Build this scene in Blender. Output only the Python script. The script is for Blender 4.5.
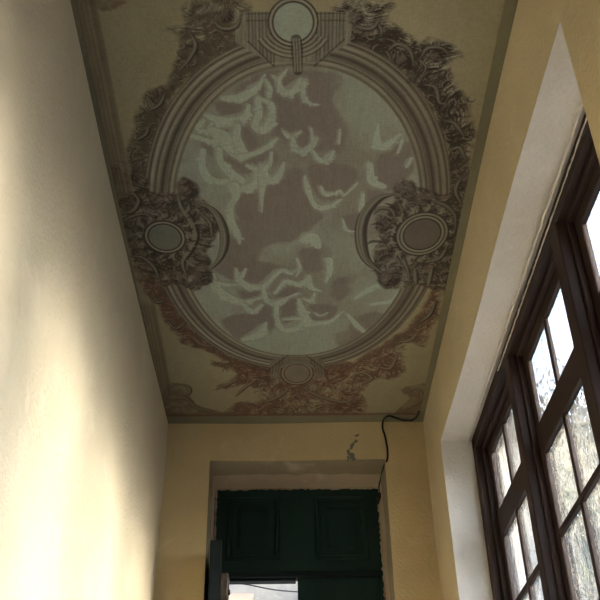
import bpy, bmesh, math, random
import numpy as np
from mathutils import Vector, Matrix
for o in list(bpy.data.objects): bpy.data.objects.remove(o)
S = bpy.context.scene
COL = S.collection

# ------------------------------------------------------------ camera
cam = bpy.data.cameras.new('camera')
cam.sensor_width = 36.0; cam.sensor_fit = 'HORIZONTAL'
cam.lens = 36.0*937.0/600.0
cam.clip_start = 0.02
camo = bpy.data.objects.new('camera', cam); COL.objects.link(camo)
cx = Vector((0.99979406, -0.01298802, -0.01559292))     # camera right, in world axes
cy = Vector((0.00506225, -0.58446071, 0.81140622))      # camera up
cz = -Vector((0.019652, 0.81131806, 0.5842746))         # camera back
m = Matrix((cx, cy, cz)).transposed().to_4x4(); m.translation = Vector((0, 0, 1.55))
camo.matrix_world = m
S.camera = camo

# ------------------------------------------------------------ light and exposure
S.view_settings.view_transform = 'Standard'; S.view_settings.look = 'None'
S.view_settings.gamma = 1.0; S.view_settings.use_curve_mapping = False
S.view_settings.exposure = 0.30
W = bpy.data.worlds.new('world'); S.world = W; W.use_nodes = True
wn = W.node_tree.nodes; wl = W.node_tree.links
wn.clear()
wo = wn.new('ShaderNodeOutputWorld'); wb = wn.new('ShaderNodeBackground')
wt = wn.new('ShaderNodeTexCoord'); ws = wn.new('ShaderNodeSeparateXYZ'); wr = wn.new('ShaderNodeValToRGB')
wl.new(wt.outputs['Generated'], ws.inputs[0]); wl.new(ws.outputs['Z'], wr.inputs[0])
wr.color_ramp.elements[0].position = 0.0; wr.color_ramp.elements[0].color = (0.52, 0.44, 0.33, 1)
wr.color_ramp.elements[1].position = 0.30; wr.color_ramp.elements[1].color = (0.80, 0.88, 1.0, 1)
e = wr.color_ramp.elements.new(0.08); e.color = (0.80, 0.74, 0.62, 1)
wl.new(wr.outputs[0], wb.inputs[0]); wl.new(wb.outputs[0], wo.inputs[0])
# the sky is brightest on the side of the low sun and falls off away from it
wd = wn.new('ShaderNodeVectorMath'); wd.operation = 'DOT_PRODUCT'; wd.inputs[1].default_value = (0.94, -0.26, 0.21)
wl.new(wt.outputs['Generated'], wd.inputs[0])
wm = wn.new('ShaderNodeMapRange'); wm.interpolation_type = 'SMOOTHSTEP'
for i_, v_ in ((1, 0.12), (2, 0.95), (3, 0.55), (4, 11.5)): wm.inputs[i_].default_value = v_
wl.new(wd.outputs['Value'], wm.inputs[0]); wl.new(wm.outputs[0], wb.inputs[1])
SUN = bpy.data.lights.new('sun', 'SUN'); SUN.energy = 34.0; SUN.angle = math.radians(17); SUN.color = (1.0, 0.85, 0.63)
suno = bpy.data.objects.new('sun', SUN); COL.objects.link(suno)
suno.rotation_euler = Vector((-1.785, 0.48, -0.52)).to_track_quat('-Z', 'Y').to_euler()
suno.location = (8, -2, 4)

# ------------------------------------------------------------ helpers
def MB(): return bmesh.new()
def box(bm, x0, x1, y0, y1, z0, z1, bev=0.0):
    t = bmesh.new(); bmesh.ops.create_cube(t, size=1.0)
    for v in t.verts:
        v.co = Vector(((x0+x1)/2+v.co.x*(x1-x0), (y0+y1)/2+v.co.y*(y1-y0), (z0+z1)/2+v.co.z*(z1-z0)))
    if bev > 0: bmesh.ops.bevel(t, geom=t.edges[:], offset=bev, segments=2, affect='EDGES', profile=0.5)
    join(bm, t)
def join(bm, t):
    me = bpy.data.meshes.new('tmp'); t.to_mesh(me); t.free(); bm.from_mesh(me); bpy.data.meshes.remove(me)
def prism(bm, pts, axis, a0, a1):
    """closed outline pts (2-D, in the two other axes) extruded along axis from a0 to a1"""
    def mk(p, a):
        l = [p[0], p[1]]; l.insert(axis, a); return Vector(l)
    v0 = [bm.verts.new(mk(p, a0)) for p in pts]; v1 = [bm.verts.new(mk(p, a1)) for p in pts]
    n = len(pts)
    bm.faces.new(v0); bm.faces.new(v1[::-1])
    for i in range(n): bm.faces.new((v0[i], v1[i], v1[(i+1) % n], v0[(i+1) % n]))
def catmull(P, n=8):
    P = [Vector(p) for p in P]; P = [2*P[0]-P[1]] + P + [2*P[-1]-P[-2]]; out = []
    for i in range(1, len(P)-2):
        for k in range(n):
            t = k/n
            out.append(0.5*((2*P[i])+(-P[i-1]+P[i+1])*t+(2*P[i-1]-5*P[i]+4*P[i+1]-P[i+2])*t*t+(-P[i-1]+3*P[i]-3*P[i+1]+P[i+2])*t**3))
    out.append(P[-2]); return out
def tube(bm, P, r0, r1=None, seg=8):
    r1 = r0 if r1 is None else r1; n = len(P); rings = []
    up = Vector((0.13, 0.21, 0.97))
    for i, p in enumerate(P):
        d = (P[min(i+1, n-1)]-P[max(i-1, 0)]).normalized()
        a = d.cross(up)
        if a.length < 1e-3: a = d.cross(Vector((1, 0, 0)))
        a.normalize(); b = d.cross(a); r = r0+(r1-r0)*i/max(1, n-1)
        rings.append([bm.verts.new(p+a*r*math.cos(2*math.pi*k/seg)+b*r*math.sin(2*math.pi*k/seg)) for k in range(seg)])
    for i in range(n-1):
        for k in range(seg):
            bm.faces.new((rings[i][k], rings[i][(k+1) % seg], rings[i+1][(k+1) % seg], rings[i+1][k]))
    bm.faces.new(rings[0]); bm.faces.new(rings[-1][::-1])
def cyl(bm, c, axis, r, h, seg=20):
    d = Vector((0, 0, 0)); d[axis] = 1.0
    tube(bm, [Vector(c)-d*h/2, Vector(c)+d*h/2], r, r, seg)
def obj(name, bm, mats, parent=None, smooth=False):
    bmesh.ops.recalc_face_normals(bm, faces=bm.faces[:])
    me = bpy.data.meshes.new(name); bm.to_mesh(me); bm.free()
    for m_ in (mats if isinstance(mats, (list, tuple)) else [mats]): me.materials.append(m_)
    if smooth: me.polygons.foreach_set('use_smooth', [True]*len(me.polygons))
    o = bpy.data.objects.new(name, me); COL.objects.link(o)
    if parent:
        o.parent = parent
        q = parent; w_ = Vector((0, 0, 0))
        while q: w_ += q.location; q = q.parent
        o.location = -w_+Vector((0, 0, 0))
    return o
def tag(o, label=None, cat=None, group=None, kind=None):
    for k, v in (('label', label), ('category', cat), ('group', group), ('kind', kind)):
        if v: o[k] = v
    return o
def empty(name, loc):
    o = bpy.data.objects.new(name, None); COL.objects.link(o); o.location = loc; o.empty_display_size = 0.1; return o

class NT:
    def __init__(s, name):
        s.m = bpy.data.materials.new(name); s.m.use_nodes = True; s.t = s.m.node_tree; s.n = s.t.nodes; s.l = s.t.links
        s.b = s.n['Principled BSDF']; s.out = s.n['Material Output']
        s.co = s.n.new('ShaderNodeTexCoord').outputs['Object']
    def map(s, sc, src=None):
        m_ = s.n.new('ShaderNodeMapping'); m_.inputs['Scale'].default_value = sc; s.l.new(src or s.co, m_.inputs[0]); return m_.outputs[0]
    def noise(s, scale, detail=4, rough=.55, co=None, dist=0.0):
        t = s.n.new('ShaderNodeTexNoise'); t.inputs['Scale'].default_value = scale; t.inputs['Detail'].default_value = detail
        t.inputs['Roughness'].default_value = rough; t.inputs['Distortion'].default_value = dist
        s.l.new(co or s.co, t.inputs['Vector']); return t.outputs['Fac']
    def ramp(s, src, stops):
        r = s.n.new('ShaderNodeValToRGB'); cr = r.color_ramp
        cr.elements[0].position = stops[0][0]; cr.elements[0].color = (*stops[0][1], 1)
        cr.elements[1].position = stops[-1][0]; cr.elements[1].color = (*stops[-1][1], 1)
        for p, c in stops[1:-1]: e_ = cr.elements.new(p); e_.color = (*c, 1)
        s.l.new(src, r.inputs[0]); return r.outputs[0]
    def mix(s, f, a, b, mode='MIX'):
        x = s.n.new('ShaderNodeMix'); x.data_type = 'RGBA'; x.blend_type = mode
        for i, v in ((0, f), (6, a), (7, b)):
            if isinstance(v, (int, float)): x.inputs[i].default_value = v
            elif isinstance(v, tuple): x.inputs[i].default_value = (*v, 1)
            else: s.l.new(v, x.inputs[i])
        return x.outputs[2]
    def bump(s, src, strength, dist=0.01):
        b = s.n.new('ShaderNodeBump'); b.inputs['Strength'].default_value = strength; b.inputs['Distance'].default_value = dist
        s.l.new(src, b.inputs['Height']); s.l.new(b.outputs[0], s.b.inputs['Normal']); return b
    def done(s, col=None, rough=.8, spec=.3, metal=0.0):
        if col is not None:
            if isinstance(col, tuple): s.b.inputs['Base Color'].default_value = (*col, 1)
            else: s.l.new(col, s.b.inputs['Base Color'])
        s.b.inputs['Roughness'].default_value = rough; s.b.inputs['Specular IOR Level'].default_value = spec
        s.b.inputs['Metallic'].default_value = metal
        return s.m
G3 = (0, 0, 0); W3 = (1, 1, 1)
def sc(c, k): return tuple(v*k for v in c)
def plaster(name, base, dark, pale, amt=.5, rough=.85):
    n = NT(name)
    big = n.ramp(n.noise(1.6, 5, .6), [(.35, G3), (.68, W3)])
    c = n.mix(big, base, dark)
    pat = n.ramp(n.noise(4.5, 6, .65, dist=.6), [(.56, G3), (.70, W3)])
    pm = n.mix(amt, G3, pat)
    c = n.mix(pm, c, pale)
    sp = n.ramp(n.noise(38, 3, .6), [(.66, G3), (.76, W3)])
    c = n.mix(n.mix(.35, G3, sp), c, sc(dark, .75))
    h = n.mix(.5, n.noise(3.0, 8, .62), n.noise(60, 2, .5), 'MIX')
    n.bump(h, .35, .03)
    return n.done(c, rough, .2)
M = {}
M['ochre'] = plaster('ochre plaster', (.60, .48, .28), (.50, .39, .22), (.63, .53, .35))
M['ochre_r'] = plaster('paler ochre plaster', (.60, .50, .33), (.52, .43, .27), (.64, .55, .39))
M['cream'] = plaster('cream plaster', (.61, .53, .395), (.54, .465, .335), (.66, .595, .47))
M['white'] = plaster('white plaster', (.66, .62, .58), (.55, .51, .46), (.72, .69, .66))
M['margin'] = plaster('green grey paint', (.22, .205, .135), (.17, .16, .11), (.27, .25, .17))
def wood(name, a, b, rough=.45, flakes=None):
    n = NT(name)
    g = n.noise(9, 5, .6, n.map((1, 1, .12)))
    c = n.mix(n.ramp(g, [(.35, G3), (.7, W3)]), a, b)
    if flakes:
        f = n.ramp(n.noise(30, 4, .7, n.map((1, 1, .35))), [(.72, G3), (.75, W3)])
        c = n.mix(f, c, flakes)
    n.bump(g, .25, .004)
    return n.done(c, rough, .22)
M['wood'] = wood('dark brown window paint', (.018, .009, .007), (.028, .014, .011), .6, (.12, .085, .06))
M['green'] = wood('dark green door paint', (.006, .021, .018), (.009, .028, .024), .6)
M['green2'] = wood('blue green door edge paint', (.003, .008, .010), (.005, .013, .016), .6)
def metal(name, col, rough):
    n = NT(name); f = n.ramp(n.noise(25, 5, .65), [(.4, G3), (.65, W3)])
    return n.done(n.mix(f, col, sc(col, .45)), rough, .5, .6)
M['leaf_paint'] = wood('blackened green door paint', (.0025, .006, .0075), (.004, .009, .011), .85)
M['lock'] = metal('worn lock metal', (.07, .055, .045), .5)
M['black'] = NT('black cable rubber').done((.008, .010, .012), .5, .4)
M['rust'] = metal('rusty iron', (.035, .02, .015), .7)

# ------------------------------------------------------------ structure
XL, XR, YB, H = -0.70, 0.85, 5.0, 4.24
YN = -2.6
def grid_wall(name, f, us, vs, mat, parent=None):
    bm = MB(); vv = [[bm.verts.new(f(u, v)) for v in vs] for u in us]
    for i in range(len(us)-1):
        for j in range(len(vs)-1): bm.faces.new((vv[i][j], vv[i+1][j], vv[i+1][j+1], vv[i][j+1]))
    return bm
def lin(a, b, n): return [round(a+(b-a)*i/n, 5) for i in range(n+1)]
# left wall: gently uneven inner face, solid behind
def xleft(y, z):
    return XL-.013+.0055*min(3, max(-1, y-2))+0.014*max(0, min(1, (y-4.2)/.8))*max(0, min(1, (z-2.5)/1.5))+.006*math.sin(y*2.3+z)*math.sin(z*1.7)
bm = grid_wall('w', lambda u, v: Vector((xleft(u, v), u, v)), lin(YN, 5.02, 60), lin(0, H+.02, 34), None)
t = MB(); box(t, XL-.30, XL-.03, YN-.3, 5.9, 0, H+.2); join(bm, t)
tag(obj('wall_left', bm, M['cream'], smooth=True), kind='structure')
# right wall with the large window opening and an unseen one added for light
def xright(y, z):
    k = max(0, min(1, (z-3.86)/.38)); return XR-.013*max(0, 4.95-y)*k-.004*math.sin(y*3)*math.sin(z*2.1)
OPEN = [(1.81, 4.50), (0.0, 1.50)]; ZS, ZH = 1.45, 3.858
def head(y): return .042*max(0, min(1, (4.5-y)/2.7))   # the lintel is not quite level
ys = sorted(set([YN, 5.02]+[v for o in OPEN for v in o]+lin(YN, 5.02, 50)[1:-1])); zs = [0, .5, 1.0, ZS, 2.0, 2.4, 2.8, 3.2, 3.6, ZH, 3.95, 4.05, 4.15, H+.02]
ys = [y for y in ys if all(abs(y-e_) < 1e-6 or abs(y-e_) > .05 for o in OPEN for e_ in o)]
bm = MB(); V = {}
def rv(y, z):
    if (y, z) not in V: V[(y, z)] = bm.verts.new((xright(y, z), y, z+(head(y) if z == ZH else 0)))
    return V[(y, z)]
for i in range(len(ys)-1):
    for j in range(len(zs)-1):
        ym, zm = (ys[i]+ys[i+1])/2, (zs[j]+zs[j+1])/2
        if any(a < ym < b for a, b in OPEN) and ZS < zm < ZH: continue
        bm.faces.new((rv(ys[i], zs[j]), rv(ys[i+1], zs[j]), rv(ys[i+1], zs[j+1]), rv(ys[i], zs[j+1])))
nf = len(bm.faces)
rnd = random.Random(4)
def reveal(bm, a, b):
    """white plaster cheeks, head and sill of one opening, slightly uneven, from the room face to the outside"""
    xs = [.85, .90, .96, 1.015, 1.10, 1.30]
    loop = []
    n1, n2 = 26, 20
    for y in lin(a, b, n1)[:-1]: loop.append((y, ZH))
    for z in lin(ZH, ZS, n2)[:-1]: loop.append((b, z))
    for y in lin(b, a, n1)[:-1]: loop.append((y, ZS))
    for z in lin(ZS, ZH, n2)[:-1]: loop.append((a, z))
    rows = []
    for k, x in enumerate(xs):
        row = []
        for (y, z) in loop:
            dy = dz = 0.0
            if k == 0: xx = xright(y, z)+.0005
            else:
                xx = x; j = .0022
                dy = (.05*(x-.85) if abs(y-b) < 1e-6 else 0)+rnd.uniform(-j, j)*(k < 4); dz = rnd.uniform(-j, j)*(k < 4)
            row.append(bm.verts.new((xx, y+dy, z+dz)))
        rows.append(row)
    n = len(loop)
    for row in rows:
        for v, (y, z) in zip(row, loop):
            if z == ZH: v.co.z += head(y)*max(0, 1-(v.co.x-.85)/.25)
    for k in range(len(xs)-1):
        for i in range(n):
            f = bm.faces.new((rows[k][i], rows[k][(i+1) % n], rows[k+1][(i+1) % n], rows[k+1][i])); f.material_index = 1
for a, b in OPEN: reveal(bm, a, b)
# outside skin
t = MB(); VV = {}
def ov(y, z):
    if (y, z) not in VV: VV[(y, z)] = t.verts.new((1.30, y, z))
    return VV[(y, z)]
for i in range(len(ys)-1):
    for j in range(len(zs)-1):
        ym, zm = (ys[i]+ys[i+1])/2, (zs[j]+zs[j+1])/2
        if any(a < ym < b for a, b in OPEN) and ZS < zm < ZH: continue
        t.faces.new((ov(ys[i], zs[j]), ov(ys[i+1], zs[j]), ov(ys[i+1], zs[j+1]), ov(ys[i], zs[j+1])))
join(bm, t)
tag(obj('wall_right', bm, [M['ochre_r'], M['white']]), kind='structure')
# back wall with the door opening
DX0, DX1, DZ, DY = -0.423, 0.600, 3.995, 5.35
bm = MB()
def bx(x, z):  # inner face unevenness
    return 5.0+.006*math.sin(x*5+z*2)
xs = sorted(lin(XL-.02, DX0, 6)+lin(DX0, DX1, 14)[1:]+lin(DX1, XR+.03, 5)[1:]); zz = lin(0, DZ, 30)+[4.05, 4.12, 4.2, H+.02]
V2 = {}
def bv(x, z):
    if (x, z) not in V2: V2[(x, z)] = bm.verts.new((x, bx(x, z), z))
    return V2[(x, z)]
for i in range(len(xs)-1):
    for j in range(len(zz)-1):
        xm, zm = (xs[i]+xs[i+1])/2, (zz[j]+zz[j+1])/2
        if DX0 < xm < DX1 and zm < DZ: continue
        bm.faces.new((bv(xs[i], zz[j]), bv(xs[i+1], zz[j]), bv(xs[i+1], zz[j+1]), bv(xs[i], zz[j+1])))
# jambs + soffit, with a wobbly worn arris
rr = random.Random(9)
loop = [(DX0, z) for z in zz if z <= DZ]+[(x, DZ) for x in xs if DX0 < x < DX1]+[(DX1, z) for z in reversed(zz) if z <= DZ]
prev = [bv(*[min(xs, key=lambda q: abs(q-x)), min(zz, key=lambda q: abs(q-z))]) for x, z in loop]
for k, y in enumerate((5.06, 5.13, 5.18, 5.24, 5.30, 5.36, 5.55)):
    row = []
    for (x, z) in loop:
        inx = .012*min(1, (y-5)/.35); j = .006 if y < 5.3 else .002
        xx = x+(inx if x <= DX0 else -inx if x >= DX1 else 0)+rr.uniform(-j, j)*.6
        z2 = z+rr.uniform(-j, j)
        if z >= DZ and DX0 <= x <= DX1 and y > 5.15: z2 -= .022*min(1, (y-5.15)/.1)
        row.append(bm.verts.new((xx, y, z2)))
    for i in range(len(loop)-1):
        f = bm.faces.new((prev[i], prev[i+1], row[i+1], row[i])); f.material_index = 2 if k >= 3 else 1
    prev = row
t = MB(); box(t, -1.0, DX0-.02, 5.10, 5.55, 0, H+.2); box(t, DX1+.02, 1.3, 5.10, 5.55, 0, H+.2); box(t, DX0-.05, DX1+.05, 5.10, 5.55, DZ+.04, H+.2)
for f in t.faces: f.material_index = 0
join(bm, t)
M['soffit'] = plaster('grey stained plaster', (.34, .28, .18), (.24, .21, .15), (.46, .40, .30), .8)
M['rough'] = plaster('pale rough plaster', (.52, .42, .31), (.40, .30, .21), (.62, .54, .44), .9)
tag(obj('wall_back', bm, [M['ochre'], M['soffit'], M['rough']]), kind='structure')
bm = MB(); box(bm, XL-.3, XR+.45, YN-.3, YN, 0, H+.2); tag(obj('wall_rear', bm, M['ochre']), kind='structure')
# floor: terracotta tiles
n = NT('terracotta floor tiles')
bt = n.n.new('ShaderNodeTexBrick'); bt.offset = 0; bt.inputs['Scale'].default_value = 1.0
bt.inputs['Brick Width'].default_value = .25; bt.inputs['Row Height'].default_value = .25; bt.inputs['Mortar Size'].default_value = .006
bt.inputs['Color1'].default_value = (.20, .15, .11, 1); bt.inputs['Color2'].default_value = (.25, .19, .14, 1); bt.inputs['Mortar'].default_value = (.2, .18, .15, 1)
n.l.new(n.co, bt.inputs['Vector']); n.done(bt.outputs['Color'], .4, .4)
bm = MB(); box(bm, XL-.3, XR+.45, YN-.3, 5.55, -.15, 0); tag(obj('floor', bm, n.m), kind='structure')
# ceiling slab, its painted margin shows around the mural
bm = MB(); box(bm, XL-.3, XR+.45, YN-.3, 5.55, H, H+.2); tag(obj('ceiling', bm, M['margin']), kind='structure')

# ------------------------------------------------------------ windows
XF, XG = 1.015, 1.085
def pane_mat():
    n = NT('wavy old window glass')
    w = n.mix(.22, n.noise(5.5, 2, .5, n.map((1, 1, .6)), 1.2), n.noise(22, 2, .5))
    n.n.remove(n.b)
    bp = n.n.new('ShaderNodeBump'); bp.inputs['Strength'].default_value = .8; bp.inputs['Distance'].default_value = .02; n.l.new(w, bp.inputs['Height'])
    g = n.n.new('ShaderNodeBsdfGlass'); g.inputs['IOR'].default_value = 1.30; g.inputs['Roughness'].default_value = .03
    g.inputs['Color'].default_value = (.84, .90, .97, 1)
    n.l.new(bp.outputs[0], g.inputs['Normal'])
    tr = n.n.new('ShaderNodeBsdfTransparent'); tr.inputs[0].default_value = (.92, .96, 1, 1)
    mx = n.n.new('ShaderNodeMixShader'); mx.inputs[0].default_value = .60
    n.l.new(tr.outputs[0], mx.inputs[1]); n.l.new(g.outputs[0], mx.inputs[2]); n.l.new(mx.outputs[0], n.out.inputs[0])
    return n.m
M['glass'] = pane_mat()
def window(name, a, b, cols):
    root = empty(name, (XG, (a+b)/2, ZS)); tag(root, kind='structure')
    bm = MB()
    for (y0, y1, z0, z1) in ((a-.03, a+.05, ZS, ZH), (b-.07, b+.03, ZS, ZH)):
        box(bm, XF, 1.13, y0, y1, z0, z1, .004)
    box(bm, XF, 1.13, a, b, ZH-.065, ZH+.06, .004); box(bm, XF, 1.13, a, b, ZS-.01, ZS+.08, .004)
    # stepped rebate inside the frame
    box(bm, XF+.03, 1.13, a+.04, b-.06, ZH-.092, ZH-.05, .004)
    box(bm, XF+.03, 1.13, b-.10, b-.05, ZS, ZH-.06, .004); box(bm, XF+.03, 1.13, a+.04, a+.07, ZS, ZH-.06, .004)
    obj('frame', bm, M['wood'], root)
    for (p0, p1) in cols['posts']:
        bm = MB(); box(bm, XF-.008, 1.125, p0, p1, ZS+.06, ZH-.07, .006); box(bm, XF+.03, 1.12, p0-.018, p1+.018, ZS+.06, ZH-.07, .003)
        obj('post', bm, M['wood'], root)
    for (g0, g1, s0, s1, mu) in cols['bays']:
        # g0..g1 glass opening, s0..s1 outer edges of the sash
        bm = MB(); xa, xb = XG-.014, XG+.03
        zt, zb = 3.715, ZS+.16
        box(bm, xa, xb, s0, g0, zb-.08, zt+.065, .005); box(bm, xa, xb, g1, s1, zb-.08, zt+.065, .005)
        box(bm, xa, xb, g0-.01, g1+.01, zt, zt+.065, .005); box(bm, xa, xb, g0-.01, g1+.01, zb-.08, zb, .005)
        box(bm, xa-.004, xb, g0-.01, g1+.01, 3.272, 3.40, .005)
        cs = obj('casement', bm, M['wood'], root)
        mb = MB(); box(mb, XG-.012, XG+.020, mu-.014, mu+.014, zb, zt, .004)
        for z in (2.928, 2.56, 2.19, 1.82):
            box(mb, XG-.013, XG+.020, g0, g1, z-.014, z+.014, .004)
        obj('muntins', mb, M['wood'], cs)
        gb = MB()
        zz_ = [zb, 1.82, 2.19, 2.56, 2.928, 3.272]
        for q in range(5):
            for (h0, h1) in ((g0, mu), (mu, g1)): box(gb, XG-.002, XG+.002, h0-.004, h1+.004, zz_[q], zz_[q+1])
        for (h0, h1) in ((g0, mu), (mu, g1)): box(gb, XG-.002, XG+.002, h0-.004, h1+.004, 3.40, zt+.005)
        tag(obj('panes', gb, M['glass'], cs), 'wavy old glass panes')
    return root
w1 = window('window_1', 1.81, 4.51, {'posts': [(3.53, 3.605), (2.62, 2.712)],
    'bays': [(3.68, 4.362, 3.60, 4.44, 4.055), (2.79, 3.466, 2.715, 3.53, 3.152), (1.91, 2.548, 1.85, 2.62, 2.23)]})
w2 = window('window_2_added', 0.0, 1.50, {'posts': [(.715, .795)],
    'bays': [(.86, 1.37, .79, 1.44, 1.115), (.14, .65, .07, .72, .395)]})  # unseen second window, added to let light onto the near left wall
# torn plaster lip and a line of old cream paint along the head of the frame
rl = random.Random(3)
def ragged(bm, P, r, jit):
    Q = []; rings = []
    for p in P: Q.append(Vector((p[0]+rl.uniform(-jit, jit), p[1], p[2]+rl.uniform(-jit, jit))))
    for i, p in enumerate(Q):
        rr_ = r*rl.uniform(.75, 1.25)
        rings.append([bm.verts.new(p+Vector((math.cos(a)*rr_*rl.uniform(.7, 1.3), 0, math.sin(a)*rr_*rl.uniform(.7, 1.3)))) for a in (0, 1.05, 2.1, 3.14, 4.19, 5.24)])
    for i in range(len(Q)-1):
        for k in range(6): bm.faces.new((rings[i][k], rings[i][(k+1) % 6], rings[i+1][(k+1) % 6], rings[i+1][k]))
    bm.faces.new(rings[0]); bm.faces.new(rings[-1][::-1])
bm = MB(); ragged(bm, [(XF-.022, y, ZH-.004) for y in lin(1.83, 4.52, 110)], .006, .0006)
tag(obj('trim_1', bm, M['white']), kind='structure')
bm = MB(); ragged(bm, [(XF-.001, y, ZH-.022) for y in lin(1.83, 3.75, 90)], .0035, .001)
tag(obj('trim_2', bm, M['white']), kind='structure')
# ------------------------------------------------------------ door
door = empty('door_1', (.09, 5.38, 0)); tag(door, kind='structure')
def field(bm, x0, x1, z0, z1, y):
    """a fielded panel: sunk border with mouldings round a raised middle"""
    def ring(a, b, ya, yb):
        A = [(x0+a, z0+a), (x1-a, z0+a), (x1-a, z1-a), (x0+a, z1-a)]; B = [(x0+b, z0+b), (x1-b, z0+b), (x1-b, z1-b), (x0+b, z1-b)]
        va = [bm.verts.new((p[0], ya, p[1])) for p in A]; vb = [bm.verts.new((p[0], yb, p[1])) for p in B]
        for i in range(4): bm.faces.new((va[i], va[(i+1) % 4], vb[(i+1) % 4], vb[i]))
        return vb
    ring(0, .012, y, y-.014); ring(.012, .024, y-.014, y-.012); ring(.024, .036, y-.012, y+.016)
    ring(.036, .062, y+.016, y+.016); last = ring(.062, .085, y+.016, y+.002); bm.faces.new(last)
def panelled(bm, x0, x1, z0, z1, y, thick, panels):
    """slab with holes for its fielded panels"""
    xs_ = sorted(set([x0, x1]+[v for p in panels for v in p[:2]])); zs_ = sorted(set([z0, z1]+[v for p in panels for v in p[2:]]))
    for i in range(len(xs_)-1):
        for j in range(len(zs_)-1):
            xm, zm = (xs_[i]+xs_[i+1])/2, (zs_[j]+zs_[j+1])/2
            if any(p[0] < xm < p[1] and p[2] < zm < p[3] for p in panels): continue
            v = [bm.verts.new((a, y, b)) for a, b in ((xs_[i], zs_[j]), (xs_[i+1], zs_[j]), (xs_[i+1], zs_[j+1]), (xs_[i], zs_[j+1]))]
            bm.faces.new(v)
    for p in panels: field(bm, *p, y)
    bmesh.ops.remove_doubles(bm, verts=bm.verts[:], dist=1e-5)
    box(bm, x0, x1, y+.018, y+thick, z0, z1)
ZT = 3.985; ZR = 3.42
bm = MB(); panelled(bm, -.43, .61, ZR+.03, ZT+.01, DY, .06, [(-.335, -.015, 3.523, 3.922), (.191, .511, 3.520, 3.920)])
obj('transom_panel', bm, M['green'], door)
bm = MB(); box(bm, -.43, .61, DY-.012, DY+.07, ZR-.0, ZR+.035, .005); box(bm, -.43, .075, DY+.01, DY+.07, ZR-.015, ZR+.005, .004)
obj('transom_bar', bm, M['green2'], door)
bm = MB(); box(bm, -.43, -.395, DY, DY+.07, 0, ZR+.0, .004); box(bm, .565, .61, DY, DY+.07, 0, ZR, .004)
obj('frame', bm, M['green'], door)
bm = MB(); panelled(bm, .085, .565, .01, ZR, DY+.012, .05, [(.18, .48, 2.45, 3.25), (.18, .48, 1.30, 2.25), (.18, .48, .25, 1.1)])
obj('closed_leaf', bm, M['green'], door)
# the other leaf, swung into the room against the left cheek
bm = MB(); t = MB(); L0, L1 = 4.80, 5.36
box(t, -.385, -.325, L0, L1, .01, 3.435, .004); join(bm, t)
for (z0, z1) in ((2.45, 3.25), (1.30, 2.25), (.25, 1.1)):
    box(bm, -.328, -.312, L0+.10, L1-.10, z0, z1, .008); box(bm, -.318, -.306, L0+.16, L1-.16, z0+.06, z1-.06, .006)
for v in bm.verts: v.co.x -= .055*(v.co.y-L0)
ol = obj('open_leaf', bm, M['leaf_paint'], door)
bm = MB(); box(bm, -.325, -.285, L0+.005, L0+.12, 3.12, 3.26, .004); box(bm, -.318, -.292, L0+.02, L0+.05, 2.6, 3.13, .004)
cyl(bm, (-.29, L0+.05, 3.17), 0, .014, .03); cyl(bm, (-.29, L0+.05, 3.08), 0, .018, .05)
box(bm, -.322, -.286, L0+.01, L0+.06, 3.03, 3.06, .004)
tag(obj('bolt', bm, M['lock'], ol), 'worn metal bolt on the edge of the open leaf')
# the iron hook and the cable beside the door head
bm = MB()
tube(bm, catmull([(.555, 5.30, 3.90), (.585, 5.29, 3.895), (.60, 5.30, 3.88)], 6), .009, .007, 8)
box(bm, .574, .602, 5.26, 5.35, 3.87, 3.905, .004)
hk = tag(obj('iron_hook', bm, M['rust'], smooth=True), 'small rusty iron hook fixed at the top right corner of the door', 'hook')

# crumbling plaster edge round the door head and cheeks
def crumbs(bm, P, r, seed):
    q = random.Random(seed); rings = []
    for i, p in enumerate(P):
        d = (Vector(P[min(i+1, len(P)-1)])-Vector(P[max(0, i-1)])).normalized(); a = Vector((0, 1, 0)); b_ = d.cross(a)
        k = r*q.choice((.35, .6, .9, 1.2, 1.5)); rings.append([bm.verts.new(Vector(p)+a*math.cos(t)*k*.8+b_*math.sin(t)*k*q.uniform(.7, 1.2)) for t in (0, 1.05, 2.1, 3.14, 4.19, 5.24)])
    for i in range(len(P)-1):
        for k in range(6): bm.faces.new((rings[i][k], rings[i][(k+1) % 6], rings[i+1][(k+1) % 6], rings[i+1][k]))
    bm.faces.new(rings[0]); bm.faces.new(rings[-1][::-1])
M['crumb'] = plaster('crumbling lime plaster', (.50, .43, .34), (.30, .17, .10), (.62, .57, .50), .6)
bm = MB(); crumbs(bm, [(x, 5.343, 3.972) for x in lin(-.41, .59, 60)], .008, 2)
crumbs(bm, [(-.404, 5.343, z) for z in lin(3.97, 3.0, 60)], .006, 5); crumbs(bm, [(.586, 5.343, z) for z in lin(3.86, 3.0, 50)], .008, 6)
tag(obj('trim_3', bm, M['crumb']), kind='structure')
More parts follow.
